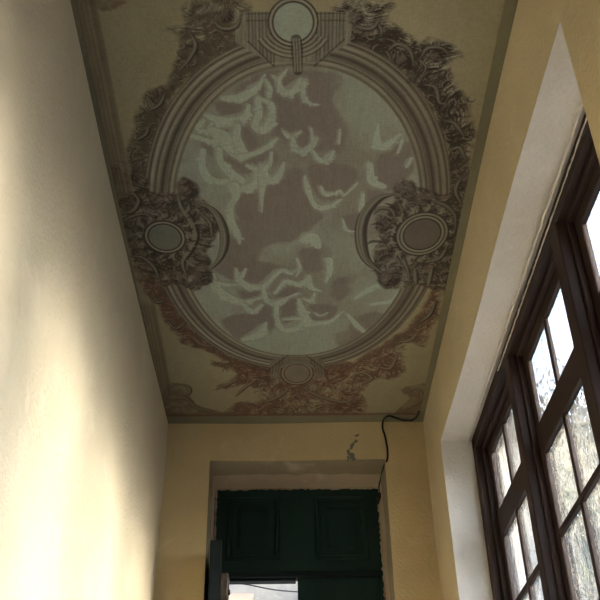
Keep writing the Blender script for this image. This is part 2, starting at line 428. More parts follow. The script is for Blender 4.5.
# scraped scar in the plaster above the door
M['scar'] = plaster('bare grey mortar', (.20, .19, .17), (.12, .115, .10), (.28, .26, .24), .6)
def scar(bm, cx_, cz_, w, h_, seed, tilt=0):
    q = random.Random(seed); c = bm.verts.new((cx_, 4.990, cz_)); vs_ = []
    for k in range(14):
        a = k/14*2*math.pi; r = q.uniform(.55, 1.2); x = math.cos(a)*w*r; z = math.sin(a)*h_*r
        vs_.append(bm.verts.new((cx_+x*math.cos(tilt)-z*math.sin(tilt), 4.9925, cz_+x*math.sin(tilt)+z*math.cos(tilt))))
    ws_ = [bm.verts.new((v.co.x, 5.01, v.co.z)) for v in vs_]
    for k in range(14): bm.faces.new((c, vs_[k], vs_[(k+1) % 14])); bm.faces.new((vs_[k], ws_[k], ws_[(k+1) % 14], vs_[(k+1) % 14]))
    bm.faces.new(ws_[::-1])
bm = MB()
for a in ((.445, 4.150, .018, .008, 1, .3), (.437, 4.112, .010, .012, 2, 0), (.413, 4.085, .012, .030, 3, -.5), (.391, 4.040, .010, .028, 4, .1), (.408, 4.015, .020, .020, 5, .4), (.418, 3.999, .012, .010, 6, 0), (.385, 4.005, .007, .018, 8, .1)):
    scar(bm, *a)
sc_ = obj('scar', bm, M['scar'], bpy.data.objects['wall_back'])

# ------------------------------------------------------------ outside
M['pale'] = plaster('pale facade plaster', (.40, .38, .34), (.26, .26, .26), (.46, .44, .40), .9)  # mottled pale plaster, the facade's own tone
n = NT('weathered stained facade')
k_ = n.ramp(n.noise(.95, 4, .55, dist=1.5), [(.49, G3), (.545, W3)])
c = n.mix(k_, (.035, .048, .058), n.mix(n.noise(.6, 2), (.66, .54, .40), (.52, .47, .40)))
n.bump(n.noise(8, 4), .4, .02); M['weathered'] = n.done(c, .9, .1)
M['shutter'] = plaster('faded blue grey shutter paint', (.08, .11, .14), (.05, .07, .09), (.12, .15, .18), .5)
M['stone'] = plaster('grey stone', (.40, .38, .35), (.32, .31, .29), (.48, .46, .43), .5)
M['terra'] = plaster('terracotta', (.50, .33, .25), (.42, .27, .20), (.56, .40, .32), .5)
M['bark'] = wood('tree bark', (.10, .085, .07), (.16, .14, .12), .9)
n = NT('leaf'); M['leaf'] = n.done(n.mix(n.noise(3), (.10, .14, .06), (.22, .24, .12)), .6, .3)
M['darkglass'] = NT('dark window').done((.05, .06, .07), .1, .5)
bm = MB(); box(bm, -14, 26, -16, 40, -.4, -.02)
tag(obj('ground', bm, M['stone']), kind='structure')
def house(x0, x1, y0, y1, h, label, wins, face, wallm='pale'):
    r = empty('house', ((x0+x1)/2, (y0+y1)/2, 0)); tag(r, label, 'building')
    bm = MB(); box(bm, x0, x1, y0, y1, -.02, h); obj('wall', bm, M[wallm], r)
    bm = MB(); box(bm, x0-.25, x1+.25, y0-.25, y1+.25, h, h+.22, .03); box(bm, x0-.12, x1+.12, y0-.12, y1+.12, h-.2, h, .02); obj('cornice', bm, M['stone'], r)
    for (a, b, z0, z1) in wins:
        bm = MB(); f = MB()
        if face == 'y':
            box(bm, a, b, y0-.03, y0+.05, z0, z1); box(f, a-.14, a, y0-.07, y0+.02, z0-.12, z1+.14, .01); box(f, b, b+.14, y0-.07, y0+.02, z0-.12, z1+.14, .01)
            box(f, a-.2, b+.2, y0-.12, y0+.02, z1+.0, z1+.16, .01); box(f, a-.2, b+.2, y0-.14, y0+.02, z0-.14, z0, .01); box(f, (a+b)/2-.03, (a+b)/2+.03, y0-.05, y0, z0, z1)
        wf = obj('window', f, M['stone'], r); obj('shutter', bm, M['shutter'], wf)
    return r
house(2.0, 12, 12.0, 18, 8.1, 'pale cream building behind the wavy panes of the large window', [(3.2, 3.8, 5.1, 6.6), (4.35, 4.95, 5.1, 6.6), (3.2, 3.8, 7.0, 7.6), (6.2, 6.9, 4.7, 6.1), (8.4, 9.1, 4.7, 6.1), (2.95, 3.55, 1.2, 3.2)], 'y', 'weathered')
house(-6, 1.4, 13.5, 19, 9.0, 'white building seen through the open half of the green door', [(-2.6, -1.6, 2.2, 4.2), (-.32, .45, 4.1, 5.55), (-5.0, -4.0, 5.2, 7.2)], 'y', 'pale')
house(10.0, 16, -16, 8.5, 4.45, 'unseen low house added across the yard to cut off the low sky', [], 'y')  # out of view, height chosen to block low sky and sun at the windows
bm = MB(); prism(bm, [(13.44, 5.75), (12.7, 5.58), (12.7, 5.65), (13.44, 6.02)], 0, -.88, -.42)
tag(obj('awning', bm, M['terra']), 'terracotta coloured canopy outside above the opening of the door', 'awning')
bm = MB(); tube(bm, catmull([(-2.4, 13.49, 6.0), (-1.2, 12.9, 5.82), (-.7, 12.8, 5.95), (0, 12.8, 5.84), (1.1, 13.49, 6.0)], 8), .009, None, 6)
tag(obj('overhead_cable', bm, M['black'], smooth=True), 'thin dark cable hanging outdoors in front of the white building', 'cable')
# a tree in the yard: bare forking branches with a few leaves
def tree(x, y, h, seed, label):
    r = empty('tree', (x, y, 0)); tag(r, label, 'tree', None); R = random.Random(seed)
    bt_, bb, lf = MB(), MB(), MB(); tips = []
    def grow(p, d, ln, rad, dep):
        P = [p.copy()]
        for i in range(5):
            d = (d+Vector((R.uniform(-.25, .25), R.uniform(-.25, .25), R.uniform(-.08, .16)))).normalized(); p = p+d*ln/5; P.append(p.copy())
        tube(bt_ if dep == 0 else bb, P, rad, rad*.6, 7 if dep < 2 else 4)
        if dep >= 3: tips.extend(P[1:])
        if dep < 5:
            for k in range(3 if dep < 2 else 2):
                a = R.uniform(0, 6.28); nd = (d+Vector((math.cos(a), math.sin(a), R.uniform(-.1, .5)))*R.uniform(.45, .8)).normalized()
                grow(P[-1] if k == 0 else P[R.randint(2, 5)], nd, ln*R.uniform(.62, .8), rad*.55, dep+1)
    grow(Vector((x, y, 0)), Vector((0, 0, 1)), h, .13, 0)
    for p in tips:
        for k in range(2):
            q = p+Vector((R.gauss(0, .12), R.gauss(0, .12), R.gauss(0, .1))); s = R.uniform(.03, .06)
            a = Vector((R.gauss(0, 1), R.gauss(0, 1), R.gauss(0, 1))).normalized(); b = a.orthogonal().normalized()
            vs_ = [lf.verts.new(q+v) for v in (a*s, b*s*.5, -a*s, -b*s*.5)]; lf.faces.new(vs_)
    obj('trunk', bt_, M['bark'], r, True); obj('branches', bb, M['bark'], r, True); obj('foliage', lf, M['leaf'], r)
tree(2.5, 7.3, 2.7, 5, 'bare branching tree outside behind the far sash of the window')

# outlines and brush paths of the mural, in metres on the ceiling
BROWN = [[(-0.112,2.326), (-0.02,2.293), (0.182,2.303), (0.232,2.35), (0.195,2.438), (0.262,2.551), (0.246,2.704), (0.15,2.715), (0.078,2.738), (0.005,2.648), (-0.034,2.604), (-0.07,2.438)], [(-0.217,2.983), (-0.08,2.921), (0.037,2.807), (0.091,2.831), (0.106,2.94), (0.142,3.055), (0.179,3.108), (0.084,3.244), (-0.088,3.343), (-0.14,3.554), (-0.268,3.461), (-0.231,3.27), (-0.197,3.099)], [(0.111,2.807), (0.18,2.761), (0.313,2.808), (0.3,2.941), (0.26,2.978), (0.188,3.004), (0.131,2.94)], [(0.372,2.82), (0.417,2.721), (0.505,2.638), (0.551,2.762), (0.531,2.88), (0.461,2.942), (0.382,2.904)], [(0.272,3.135), (0.309,3.088), (0.362,3.095), (0.35,3.19), (0.307,3.21)], [(0.352,2.954), (0.419,2.941), (0.466,2.992), (0.394,3.056), (0.36,3.069)], [(-0.301,3.905), (-0.234,3.852), (-0.133,3.836), (-0.057,3.759), (-0.024,3.925), (-0.103,4.072), (-0.218,4.089), (-0.286,3.995)], [(-0.008,3.734), (0.09,3.735), (0.117,3.865), (0.082,3.891), (0.002,3.926)], [(0.15,3.761), (0.265,3.788), (0.274,3.875), (0.174,3.909), (0.122,3.838)], [(0.361,3.893), (0.473,3.842), (0.529,3.913), (0.46,4.078), (0.307,4.153), (0.271,4.038), (0.326,4.002)], [(-0.169,2.369), (-0.12,2.34), (-0.068,2.321), (-0.092,2.389), (-0.153,2.423)], [(-0.257,2.463), (-0.222,2.438), (-0.15,2.443), (-0.145,2.509), (-0.181,2.54), (-0.225,2.509)], [(-0.131,2.428), (-0.089,2.428), (-0.071,2.489), (-0.096,2.551), (-0.129,2.499)], [(-0.167,2.572), (-0.12,2.593), (-0.09,2.637), (-0.1,2.703), (-0.14,2.714), (-0.162,2.658)], [(-0.238,2.731), (-0.153,2.748), (-0.085,2.76), (-0.103,2.818), (-0.169,2.842), (-0.216,2.794)], [(-0.32,2.647), (-0.261,2.658), (-0.252,2.703), (-0.287,2.748)], [(-0.1,2.731), (-0.035,2.703), (-0.012,2.76), (-0.053,2.807)], [(-0.234,3.53), (-0.169,3.431), (-0.053,3.432), (0.017,3.493), (-0.065,3.603), (-0.151,3.602)], [(-0.308,3.43), (-0.227,3.379), (-0.195,3.492), (-0.236,3.569), (-0.308,3.506)], [(-0.201,3.65), (-0.094,3.651), (-0.096,3.734), (-0.175,3.733)], [(0.017,3.619), (0.075,3.636), (0.031,3.701), (-0.027,3.709)], [(0.085,3.344), (0.199,3.308), (0.236,3.434), (0.173,3.51), (0.101,3.479)], [(0.233,3.613), (0.301,3.534), (0.332,3.654), (0.277,3.737)], [(0.017,2.34), (0.072,2.321), (0.08,2.36), (0.036,2.389)]]
PALE = [[(-0.236,2.428), (-0.183,2.423), (-0.166,2.369), (-0.189,2.379), (-0.227,2.408)], [(-0.336,2.647), (-0.369,2.759), (-0.385,2.853), (-0.34,2.914), (-0.252,3.002), (-0.222,3.092), (-0.207,2.939), (-0.237,2.878), (-0.309,2.829), (-0.309,2.714)], [(0.382,3.535), (0.49,3.512), (0.557,3.673), (0.479,3.79), (0.387,3.755), (0.332,3.654)], [(0.216,3.169), (0.347,3.274), (0.376,3.435), (0.301,3.534), (0.189,3.434)], [(0.202,2.34), (0.278,2.36), (0.347,2.439), (0.405,2.541), (0.443,2.649), (0.367,2.704), (0.283,2.648), (0.259,2.499)], [(-0.336,3.649), (-0.273,3.749), (-0.328,3.834), (-0.371,3.748)], [(0.094,3.999), (0.271,3.928), (0.354,4.048), (0.203,4.191), (0.043,4.189), (-0.104,4.148)]]
STROKES = [[(-0.057,2.312,0.0055), (-0.08,2.364,0.0149), (-0.111,2.398,0.0262), (-0.153,2.423,0.0301), (-0.213,2.428,0.0188)], [(-0.053,2.336,0.0074), (-0.039,2.379,0.0149), (-0.044,2.423,0.0151)], [(-0.085,2.428,0.0151), (-0.036,2.458,0.019), (-0.033,2.514,0.0231), (-0.046,2.567,0.0312), (-0.073,2.593,0.0314), (-0.1,2.567,0.0234), (-0.083,2.509,0.0231), (-0.086,2.443,0.0189)], [(-0.287,2.514,0.0154), (-0.227,2.545,0.0348), (-0.177,2.545,0.0349), (-0.134,2.519,0.0231), (-0.12,2.463,0.0114)], [(-0.297,2.54,0.0116), (-0.323,2.577,0.0195), (-0.293,2.598,0.0157), (-0.267,2.556,0.0116)], [(-0.265,2.593,0.0313), (-0.224,2.636,0.0553), (-0.188,2.703,0.0481), (-0.158,2.748,0.0243)], [(-0.167,2.572,0.0195), (-0.173,2.636,0.0277), (-0.144,2.72,0.0242)], [(-0.353,2.62,0.0196), (-0.304,2.642,0.0198), (-0.262,2.669,0.0159), (-0.25,2.737,0.0161)], [(-0.165,2.737,0.0162), (-0.104,2.72,0.0201), (-0.051,2.681,0.02), (-0.015,2.637,0.0079)], [(-0.312,2.702,0.02), (-0.322,2.788,0.0245), (-0.306,2.853,0.0289), (-0.262,2.883,0.025), (-0.212,2.878,0.0166)], [(-0.247,2.691,0.016), (-0.244,2.771,0.0244), (-0.21,2.83,0.0329), (-0.171,2.878,0.0374)], [(-0.139,2.789,0.0123), (-0.094,2.824,0.0247), (-0.1,2.89,0.0292), (-0.147,2.927,0.0336), (-0.198,2.927,0.0294)], [(-0.197,2.914,0.0419), (-0.191,2.977,0.0255), (-0.216,3.04,0.0215), (-0.22,3.132,0.0263), (-0.197,3.221,0.0267), (-0.187,3.292,0.0068)], [(-0.077,2.789,0.0164), (-0.075,2.878,0.025), (-0.081,2.977,0.0128), (-0.083,3.08,0.0043)], [(-0.073,2.795,0.0123), (-0.05,2.878,0.025), (-0.012,2.86,0.0249), (0.013,2.772,0.0082)], [(-0.036,2.714,0.0081), (-0.044,2.772,0.0163), (-0.061,2.807,0.0205)], [(-0.027,2.317,0.0074), (-0.005,2.331,0.0148), (0.024,2.288,0.0055)], [(-0.005,2.331,0.0111), (0.002,2.379,0.0187), (0.028,2.403,0.0263), (0.058,2.379,0.0224), (0.076,2.34,0.0185), (0.091,2.36,0.0149)], [(0.087,2.35,0.0111), (0.088,2.418,0.0151), (0.112,2.453,0.0114), (0.142,2.458,0.0046)], [(0.009,2.599,0.0079), (0.037,2.631,0.0158), (0.08,2.599,0.0079)], [(0.048,2.637,0.0119), (0.057,2.687,0.024), (0.089,2.709,0.0242), (0.121,2.681,0.024), (0.14,2.637,0.0159)], [(0.119,2.583,0.0078), (0.128,2.648,0.0119)], [(0.134,2.721,0.0081), (0.163,2.761,0.0163), (0.206,2.715,0.0081)], [(0.233,2.589,0.0059), (0.232,2.665,0.008)], [(0.1,2.855,0.0083), (0.109,2.915,0.021), (0.132,3.003,0.0171), (0.159,3.048,0.0216), (0.211,3.042,0.0216), (0.256,2.997,0.0086)], [(0.168,2.916,0.0084), (0.187,2.966,0.017), (0.229,2.959,0.0127), (0.249,2.941,0.0085), (0.272,2.966,0.0085), (0.319,2.898,0.0063)], [(0.129,2.704,0.008), (0.159,2.761,0.0163), (0.192,2.761,0.0122), (0.214,2.71,0.0081)], [(0.271,3.128,0.0066), (0.288,3.196,0.0134), (0.325,3.21,0.0067)], [(0.053,2.703,0.0121), (0.085,2.709,0.0121)], [(0.098,3.272,0.0271), (0.138,3.251,0.0495), (0.167,3.315,0.0273)], [(0.38,2.562,0.0059), (0.384,2.66,0.028), (0.414,2.682,0.0281), (0.471,2.616,0.0119)], [(0.483,2.649,0.012), (0.473,2.716,0.0081)], [(0.53,2.75,0.0122), (0.518,2.797,0.0124)], [(0.365,2.785,0.0205), (0.38,2.88,0.0293), (0.43,2.917,0.0253)], [(0.348,2.966,0.0128), (0.351,3.069,0.0218), (0.37,3.095,0.0131)], [(-0.332,3.522,0.0283), (-0.311,3.633,0.0385), (-0.252,3.716,0.0439), (-0.175,3.758,0.0295), (-0.145,3.733,0.0196)], [(-0.322,3.577,0.0143), (-0.271,3.601,0.0191), (-0.208,3.602,0.0096)], [(-0.213,3.476,0.0094), (-0.198,3.57,0.0285), (-0.142,3.626,0.0337), (-0.074,3.603,0.024), (-0.007,3.501,0.0188), (0.05,3.525,0.0095)], [(-0.166,3.477,0.0094), (-0.187,3.538,0.0189)], [(-0.181,3.775,0.0197), (-0.148,3.836,0.025), (-0.097,3.776,0.0148)], [(-0.165,3.742,0.0147), (-0.096,3.709,0.0146), (-0.066,3.676,0.0097)], [(-0.089,3.611,0.0144), (-0.072,3.734,0.0245), (-0.008,3.76,0.0247), (0.027,3.718,0.0147)], [(-0.023,3.76,0.0197), (-0.024,3.89,0.0202), (0.007,3.989,0.0257), (0.078,3.981,0.0256), (0.113,3.909,0.0152)], [(-0.197,4.08,0.026), (-0.112,4.034,0.0465), (-0.08,3.925,0.0101)], [(-0.055,3.579,0.0095), (0.003,3.493,0.0188), (0.04,3.517,0.0142), (0.078,3.486,0.007)], [(-0.032,3.676,0.0146), (0.022,3.579,0.0191), (0.084,3.604,0.024), (0.126,3.564,0.0238), (0.131,3.533,0.0142)], [(0.131,3.541,0.0142), (0.142,3.628,0.0241), (0.191,3.661,0.0058)], [(0.027,3.71,0.0098), (0.08,3.677,0.0146)], [(0.1,3.719,0.0098), (0.145,3.736,0.0197), (0.163,3.678,0.0097)], [(-0.047,3.768,0.0148), (0.012,3.726,0.0147)], [(0.085,3.727,0.0147), (0.107,3.838,0.035), (0.133,3.918,0.0406), (0.185,3.936,0.0255), (0.245,3.919,0.0203), (0.307,3.831,0.0075)], [(0.012,3.899,0.0152), (0.092,3.891,0.0202)], [(0.162,3.839,0.006), (0.193,3.865,0.0101), (0.232,3.839,0.006)], [(0.221,3.411,0.0278), (0.229,3.495,0.0236), (0.213,3.589,0.0072)], [(0.36,3.721,0.0147), (0.419,3.655,0.0292), (0.492,3.591,0.024)], [(0.333,3.858,0.0151), (0.385,3.956,0.0256), (0.436,4.031,0.0156)], [(0.072,3.403,0.0093), (0.087,3.478,0.0141), (0.069,3.54,0.0071)], [(0.577,3.673,0.0244), (0.544,3.739,0.0247), (0.448,3.772,0.0199)]]
FOLIAGE = [[(0.187,1.989), (0.381,1.989), (0.374,2.063), (0.467,2.148), (0.491,2.166), (0.515,2.157), (0.538,2.148), (0.598,2.166), (0.666,2.238), (0.635,2.247), (0.622,2.284), (0.671,2.365), (0.721,2.439), (0.733,2.516), (0.765,2.595), (0.775,2.677), (0.782,2.821), (0.777,3.006), (0.714,2.955), (0.674,2.762), (0.607,2.563), (0.474,2.341), (0.33,2.211), (0.219,2.157), (0.191,2.071)], [(-0.312,1.99), (-0.109,1.99), (-0.114,2.149), (-0.247,2.247), (-0.383,2.388), (-0.469,2.566), (-0.527,2.759), (-0.544,2.876), (-0.634,2.864), (-0.624,2.702), (-0.577,2.592), (-0.577,2.529), (-0.534,2.463), (-0.496,2.398), (-0.457,2.379), (-0.415,2.331), (-0.377,2.247), (-0.36,2.14), (-0.399,2.106), (-0.34,2.072)], [(-0.706,3.398), (-0.62,3.527), (-0.558,3.607), (-0.492,3.894), (-0.35,4.126), (-0.194,4.296), (-0.076,4.39), (-0.134,4.495), (-0.236,4.559), (-0.339,4.602), (-0.371,4.558), (-0.253,4.43), (-0.369,4.345), (-0.376,4.283), (-0.302,4.305), (-0.406,4.184), (-0.452,4.164), (-0.492,4.134), (-0.531,4.105), (-0.572,3.992), (-0.602,3.884), (-0.621,3.746), (-0.663,3.687), (-0.674,3.582)], [(0.733,3.491), (0.803,3.578), (0.797,3.784), (0.805,3.88), (0.765,4.006), (0.755,4.177), (0.674,4.118), (0.652,4.215), (0.673,4.42), (0.615,4.505), (0.535,4.482), (0.475,4.591), (0.434,4.658), (0.45,4.906), (0.319,4.904), (0.303,4.668), (0.355,4.556), (0.265,4.415), (0.343,4.343), (0.498,4.165), (0.637,3.968), (0.723,3.707)], [(-0.267,4.752), (-0.139,4.731), (-0.135,4.55), (-0.11,4.453), (-0.054,4.369), (0.033,4.329), (0.131,4.33), (0.241,4.373), (0.323,4.48), (0.431,4.613), (0.45,4.906), (-0.296,4.895)], [(0.196,4.331), (0.282,4.312), (0.38,4.313), (0.378,4.48), (0.328,4.589), (0.225,4.544)], [(-0.032,4.328), (-0.108,4.317), (-0.203,4.265), (-0.199,4.452), (-0.158,4.583), (-0.045,4.518)]]
CARTOUCHE = [[(-0.697,2.793), (-0.629,2.828), (-0.543,2.864), (-0.551,2.938), (-0.448,2.95), (-0.42,2.877), (-0.389,2.859), (-0.344,2.92), (-0.345,2.988), (-0.313,3.02), (-0.279,3.099), (-0.292,3.235), (-0.344,3.341), (-0.323,3.445), (-0.359,3.569), (-0.418,3.648), (-0.476,3.599), (-0.559,3.615), (-0.63,3.535), (-0.687,3.427), (-0.697,3.232), (-0.703,3.032)], [(0.484,2.917), (0.513,2.868), (0.552,2.917), (0.711,2.968), (0.711,2.845), (0.772,2.809), (0.806,2.943), (0.806,3.138), (0.813,3.393), (0.817,3.642), (0.751,3.658), (0.657,3.608), (0.593,3.64), (0.536,3.656), (0.474,3.607), (0.422,3.435), (0.433,3.332), (0.445,3.26), (0.411,3.163), (0.422,3.082), (0.479,3.043)]]
CORNER = [[(-0.65,4.554), (-0.579,4.511), (-0.518,4.578), (-0.52,4.668), (-0.482,4.772), (-0.393,4.833), (-0.294,4.846), (-0.272,4.752), (-0.209,4.753), (-0.214,4.908), (-0.674,4.901)], [(0.687,4.605), (0.733,4.561), (0.835,4.563), (0.838,4.912), (0.652,4.909), (0.701,4.801), (0.726,4.708), (0.698,4.662)], [(-0.664,1.99), (-0.529,1.99), (-0.554,2.023), (-0.597,2.039), (-0.622,2.023)]]
BAND = [[(-0.365,3.02,0.0214), (-0.299,3.059,0.0259), (-0.261,3.159,0.0308), (-0.254,3.277,0.0315), (-0.283,3.4,0.0276), (-0.355,3.514,0.0188)], [(-0.436,2.957,0.0169), (-0.427,3.046,0.0258), (-0.392,3.145,0.0263), (-0.382,3.241,0.0268), (-0.416,3.341,0.0273), (-0.456,3.429,0.0231), (-0.447,3.544,0.0189)], [(-0.69,3.09,0.013), (-0.635,3.064,0.0172), (-0.605,3.0,0.017), (-0.629,2.956,0.0126), (-0.664,2.993,0.0085)], [(-0.704,3.383,0.0137), (-0.641,3.391,0.0183), (-0.594,3.458,0.0186), (-0.577,3.567,0.0142)], [(-0.698,3.143,0.0131), (-0.645,3.104,0.013), (-0.591,3.091,0.013), (-0.548,3.131,0.0131)], [(-0.678,3.253,0.0089), (-0.628,3.212,0.0133), (-0.596,3.24,0.0134)], [(-0.562,3.428,0.0139), (-0.503,3.384,0.0183), (-0.459,3.312,0.0136)], [(-0.352,3.079,0.013), (-0.313,3.145,0.0132), (-0.31,3.242,0.0134)], [(0.484,2.96,0.0256), (0.415,2.998,0.0343), (0.363,3.109,0.0395), (0.359,3.26,0.0406), (0.398,3.42,0.0373), (0.496,3.536,0.0238)], [(0.497,3.005,0.0129), (0.532,3.096,0.0175), (0.506,3.191,0.0179), (0.501,3.275,0.0181), (0.547,3.376,0.0231), (0.591,3.482,0.0189), (0.619,3.608,0.0145)], [(0.639,3.006,0.0129), (0.708,3.038,0.0174), (0.761,3.104,0.0132), (0.777,3.206,0.0135)], [(0.754,2.857,0.0126), (0.742,2.943,0.017), (0.782,3.038,0.013)], [(0.67,3.437,0.0141), (0.736,3.407,0.0186), (0.759,3.305,0.0137)], [(0.628,3.482,0.0189), (0.648,3.608,0.0242)], [(0.709,3.483,0.0189), (0.708,3.625,0.0242)], [(0.405,3.096,0.0088), (0.428,3.056,0.0174), (0.482,3.07,0.0131), (0.507,3.15,0.0089)], [(0.425,3.346,0.0138), (0.458,3.303,0.0182), (0.507,3.347,0.0138)], [(-0.644,4.598,0.0112), (-0.592,4.533,0.0111), (-0.527,4.556,0.0168), (-0.528,4.633,0.017), (-0.593,4.655,0.0114), (-0.621,4.599,0.0112)], [(-0.632,4.712,0.0172), (-0.55,4.69,0.0228), (-0.49,4.808,0.0232), (-0.366,4.869,0.0176), (-0.247,4.847,0.0117)], [(0.713,4.639,0.0172), (0.772,4.606,0.0171), (0.807,4.709,0.0174), (0.76,4.802,0.0176), (0.673,4.873,0.0119)], [(-0.116,4.742,0.0173), (-0.035,4.697,0.023), (0.045,4.585,0.0169)], [(0.124,4.586,0.017), (0.217,4.678,0.023), (0.359,4.749,0.0232), (0.424,4.681,0.0173)], [(-0.233,4.473,0.0111), (-0.302,4.537,0.0168), (-0.361,4.58,0.0112)], [(-0.133,4.474,0.0166), (-0.214,4.582,0.0169), (-0.263,4.671,0.0114)], [(0.388,4.459,0.0167), (0.441,4.417,0.0166), (0.501,4.482,0.0168), (0.45,4.547,0.0113)], [(0.241,2.038,0.0104), (0.272,2.097,0.014), (0.322,2.105,0.0141), (0.353,2.055,0.0104)], [(0.387,2.202,0.0108), (0.42,2.175,0.0143), (0.466,2.202,0.0144), (0.487,2.265,0.011)], [(0.506,2.238,0.0073), (0.53,2.193,0.0144), (0.58,2.193,0.0108), (0.614,2.229,0.0073)], [(0.535,2.36,0.0112), (0.583,2.379,0.015), (0.607,2.449,0.0115), (0.647,2.459,0.0077)], [(0.643,2.542,0.0078), (0.685,2.563,0.0157), (0.727,2.627,0.012)], [(0.682,2.705,0.0121), (0.721,2.694,0.0162), (0.756,2.763,0.0123)], [(-0.323,2.114,0.0105), (-0.3,2.175,0.0142), (-0.326,2.238,0.0108), (-0.375,2.302,0.011)], [(-0.236,2.063,0.0104), (-0.203,2.106,0.014), (-0.154,2.097,0.0139), (-0.131,2.038,0.0069)], [(-0.499,2.488,0.0114), (-0.458,2.458,0.0114), (-0.429,2.398,0.0112)], [(-0.573,2.646,0.0118), (-0.529,2.614,0.0118), (-0.506,2.55,0.0077)], [(-0.648,3.679,0.0097), (-0.616,3.746,0.0147), (-0.556,3.73,0.0098)], [(-0.582,3.884,0.01), (-0.54,3.975,0.0153), (-0.484,3.921,0.0101)], [(-0.473,4.03,0.0103), (-0.418,4.125,0.0157), (-0.357,4.145,0.0105)], [(0.762,3.741,0.0149), (0.747,3.862,0.0202), (0.705,3.932,0.0154)], [(0.705,4.024,0.0156), (0.672,4.099,0.021), (0.6,4.117,0.0158)], [(0.622,4.235,0.0161), (0.592,4.377,0.022), (0.524,4.356,0.0164)]]
KNOB = [(-0.395,2.926,0.046,0.056), (-0.371,3.537,0.047,0.07), (0.525,2.942,0.047,0.062), (0.454,3.156,0.031,0.048), (0.476,3.361,0.041,0.059), (0.522,3.552,0.048,0.071), (0.263,2.063,0.024,0.029), (0.557,2.238,0.018,0.023), (0.613,3.005,0.03,0.038), (0.442,2.247,0.018,0.023), (-0.187,2.055,0.024,0.025), (0.487,2.331,0.015,0.019)]
DISC = [(-0.521,3.247,0.071,0.088), (0.632,3.233,0.081,0.105), (0.045,2.08,0.068,0.082), (0.083,4.423,0.069,0.095)]
EARS = [[(-0.11,2.038), (-0.111,2.166)], [(-0.097,2.038), (-0.097,2.182)], [(-0.086,2.038), (-0.087,2.194)], [(-0.073,2.038), (-0.073,2.21)], [(-0.062,2.038), (-0.062,2.222)], [(-0.049,2.038), (-0.048,2.239)], [(-0.035,2.038), (-0.034,2.255)], [(-0.025,2.038), (-0.023,2.268)], [(0.22,2.038), (0.223,2.157)], [(0.206,2.038), (0.209,2.173)], [(0.196,2.038), (0.199,2.186)], [(0.182,2.038), (0.185,2.202)], [(0.168,2.038), (0.172,2.219)], [(0.155,2.038), (0.158,2.235)], [(0.141,2.038), (0.144,2.252)], [(0.127,2.038), (0.13,2.269)], [(-0.088,4.432), (-0.076,4.39)], [(-0.071,4.427), (-0.06,4.363)], [(-0.055,4.422), (-0.043,4.336)], [(-0.038,4.417), (-0.026,4.31)], [(-0.022,4.411), (-0.01,4.284)], [(-0.005,4.406), (0.006,4.258)], [(0.254,4.436), (0.242,4.394)], [(0.238,4.431), (0.224,4.366)], [(0.221,4.425), (0.207,4.339)], [(0.204,4.42), (0.19,4.312)], [(0.187,4.414), (0.173,4.286)], [(0.171,4.409), (0.156,4.259)], [(-0.117,2.043), (-0.028,2.042)], [(0.131,2.042), (0.227,2.042)], [(-0.118,2.072), (-0.042,2.072)], [(0.145,2.071), (0.229,2.071)]]
MITRE = [[(-0.114,2.162), (-0.023,2.274)], [(0.226,2.153), (0.123,2.274)], [(-0.087,4.4), (0.033,4.238)], [(0.253,4.404), (0.129,4.239)]]
TAB = [(0.056,2.149,0.0248), (0.06,2.202,0.0287), (0.064,2.298,0.022)]

# ------------------------------------------------------------ ceiling mural
# The painting is worked out in metres on the ceiling (X across, Y along) and stored as a colour per vertex.
RES = 0.0029
MX0, MX1, MY0, MY1 = -0.694, 0.835, 1.30, 4.905
NX, NY = int((MX1-MX0)/RES)+1, int((MY1-MY0)/RES)+1
gx = MX0+RES*np.arange(NX); gy = MY0+RES*np.arange(NY)
GX, GY = np.meshgrid(gx, gy)
rs = np.random.RandomState(7)
def vnoise(X, Y, f, seed=0):
    r = np.random.RandomState(seed+11); T = r.rand(64, 64)
    x = X*f+seed*3.7; y = Y*f+seed*1.3; xi = np.floor(x).astype(int); yi = np.floor(y).astype(int); fx = x-xi; fy = y-yi
    fx = fx*fx*(3-2*fx); fy = fy*fy*(3-2*fy); a = lambda i, j: T[(yi+j) % 64, (xi+i) % 64]
    return (a(0, 0)*(1-fx)+a(1, 0)*fx)*(1-fy)+(a(0, 1)*(1-fx)+a(1, 1)*fx)*fy
def fbm(X, Y, f, seed=0, o=4):
    s = 0; w = 1.0; t = 0
    for k in range(o): s = s+w*vnoise(X, Y, f*2**k, seed+k*5); t += w; w *= .55
    return s/t
def sm(a, b, x):
    t = np.clip((x-a)/(b-a), 0, 1); return t*t*(3-2*t)
WX = GX+.018*(fbm(GX, GY, 14, 1)-.5)*2; WY = GY+.022*(fbm(GX, GY, 14, 2)-.5)*2
IMG = np.zeros((NY, NX, 3))
def win(x0, x1, y0, y1, pad):
    i0 = max(0, int((x0-pad-MX0)/RES)); i1 = min(NX, int((x1+pad-MX0)/RES)+2); j0 = max(0, int((y0-pad-MY0)/RES)); j1 = min(NY, int((y1+pad-MY0)/RES)+2)
    return (slice(j0, j1), slice(i0, i1)) if i1 > i0 and j1 > j0 else None
def smooth_closed(P, n=5):
    P = np.array(P); m_ = len(P); out = []
    for i in range(m_):
        a, b, c, d = P[i-1], P[i], P[(i+1) % m_], P[(i+2) % m_]
        for k in range(n):
            t = k/n; out.append(.5*(2*b+(c-a)*t+(2*a-5*b+4*c-d)*t*t+(3*b-a-3*c+d)*t**3))
    return np.array(out)
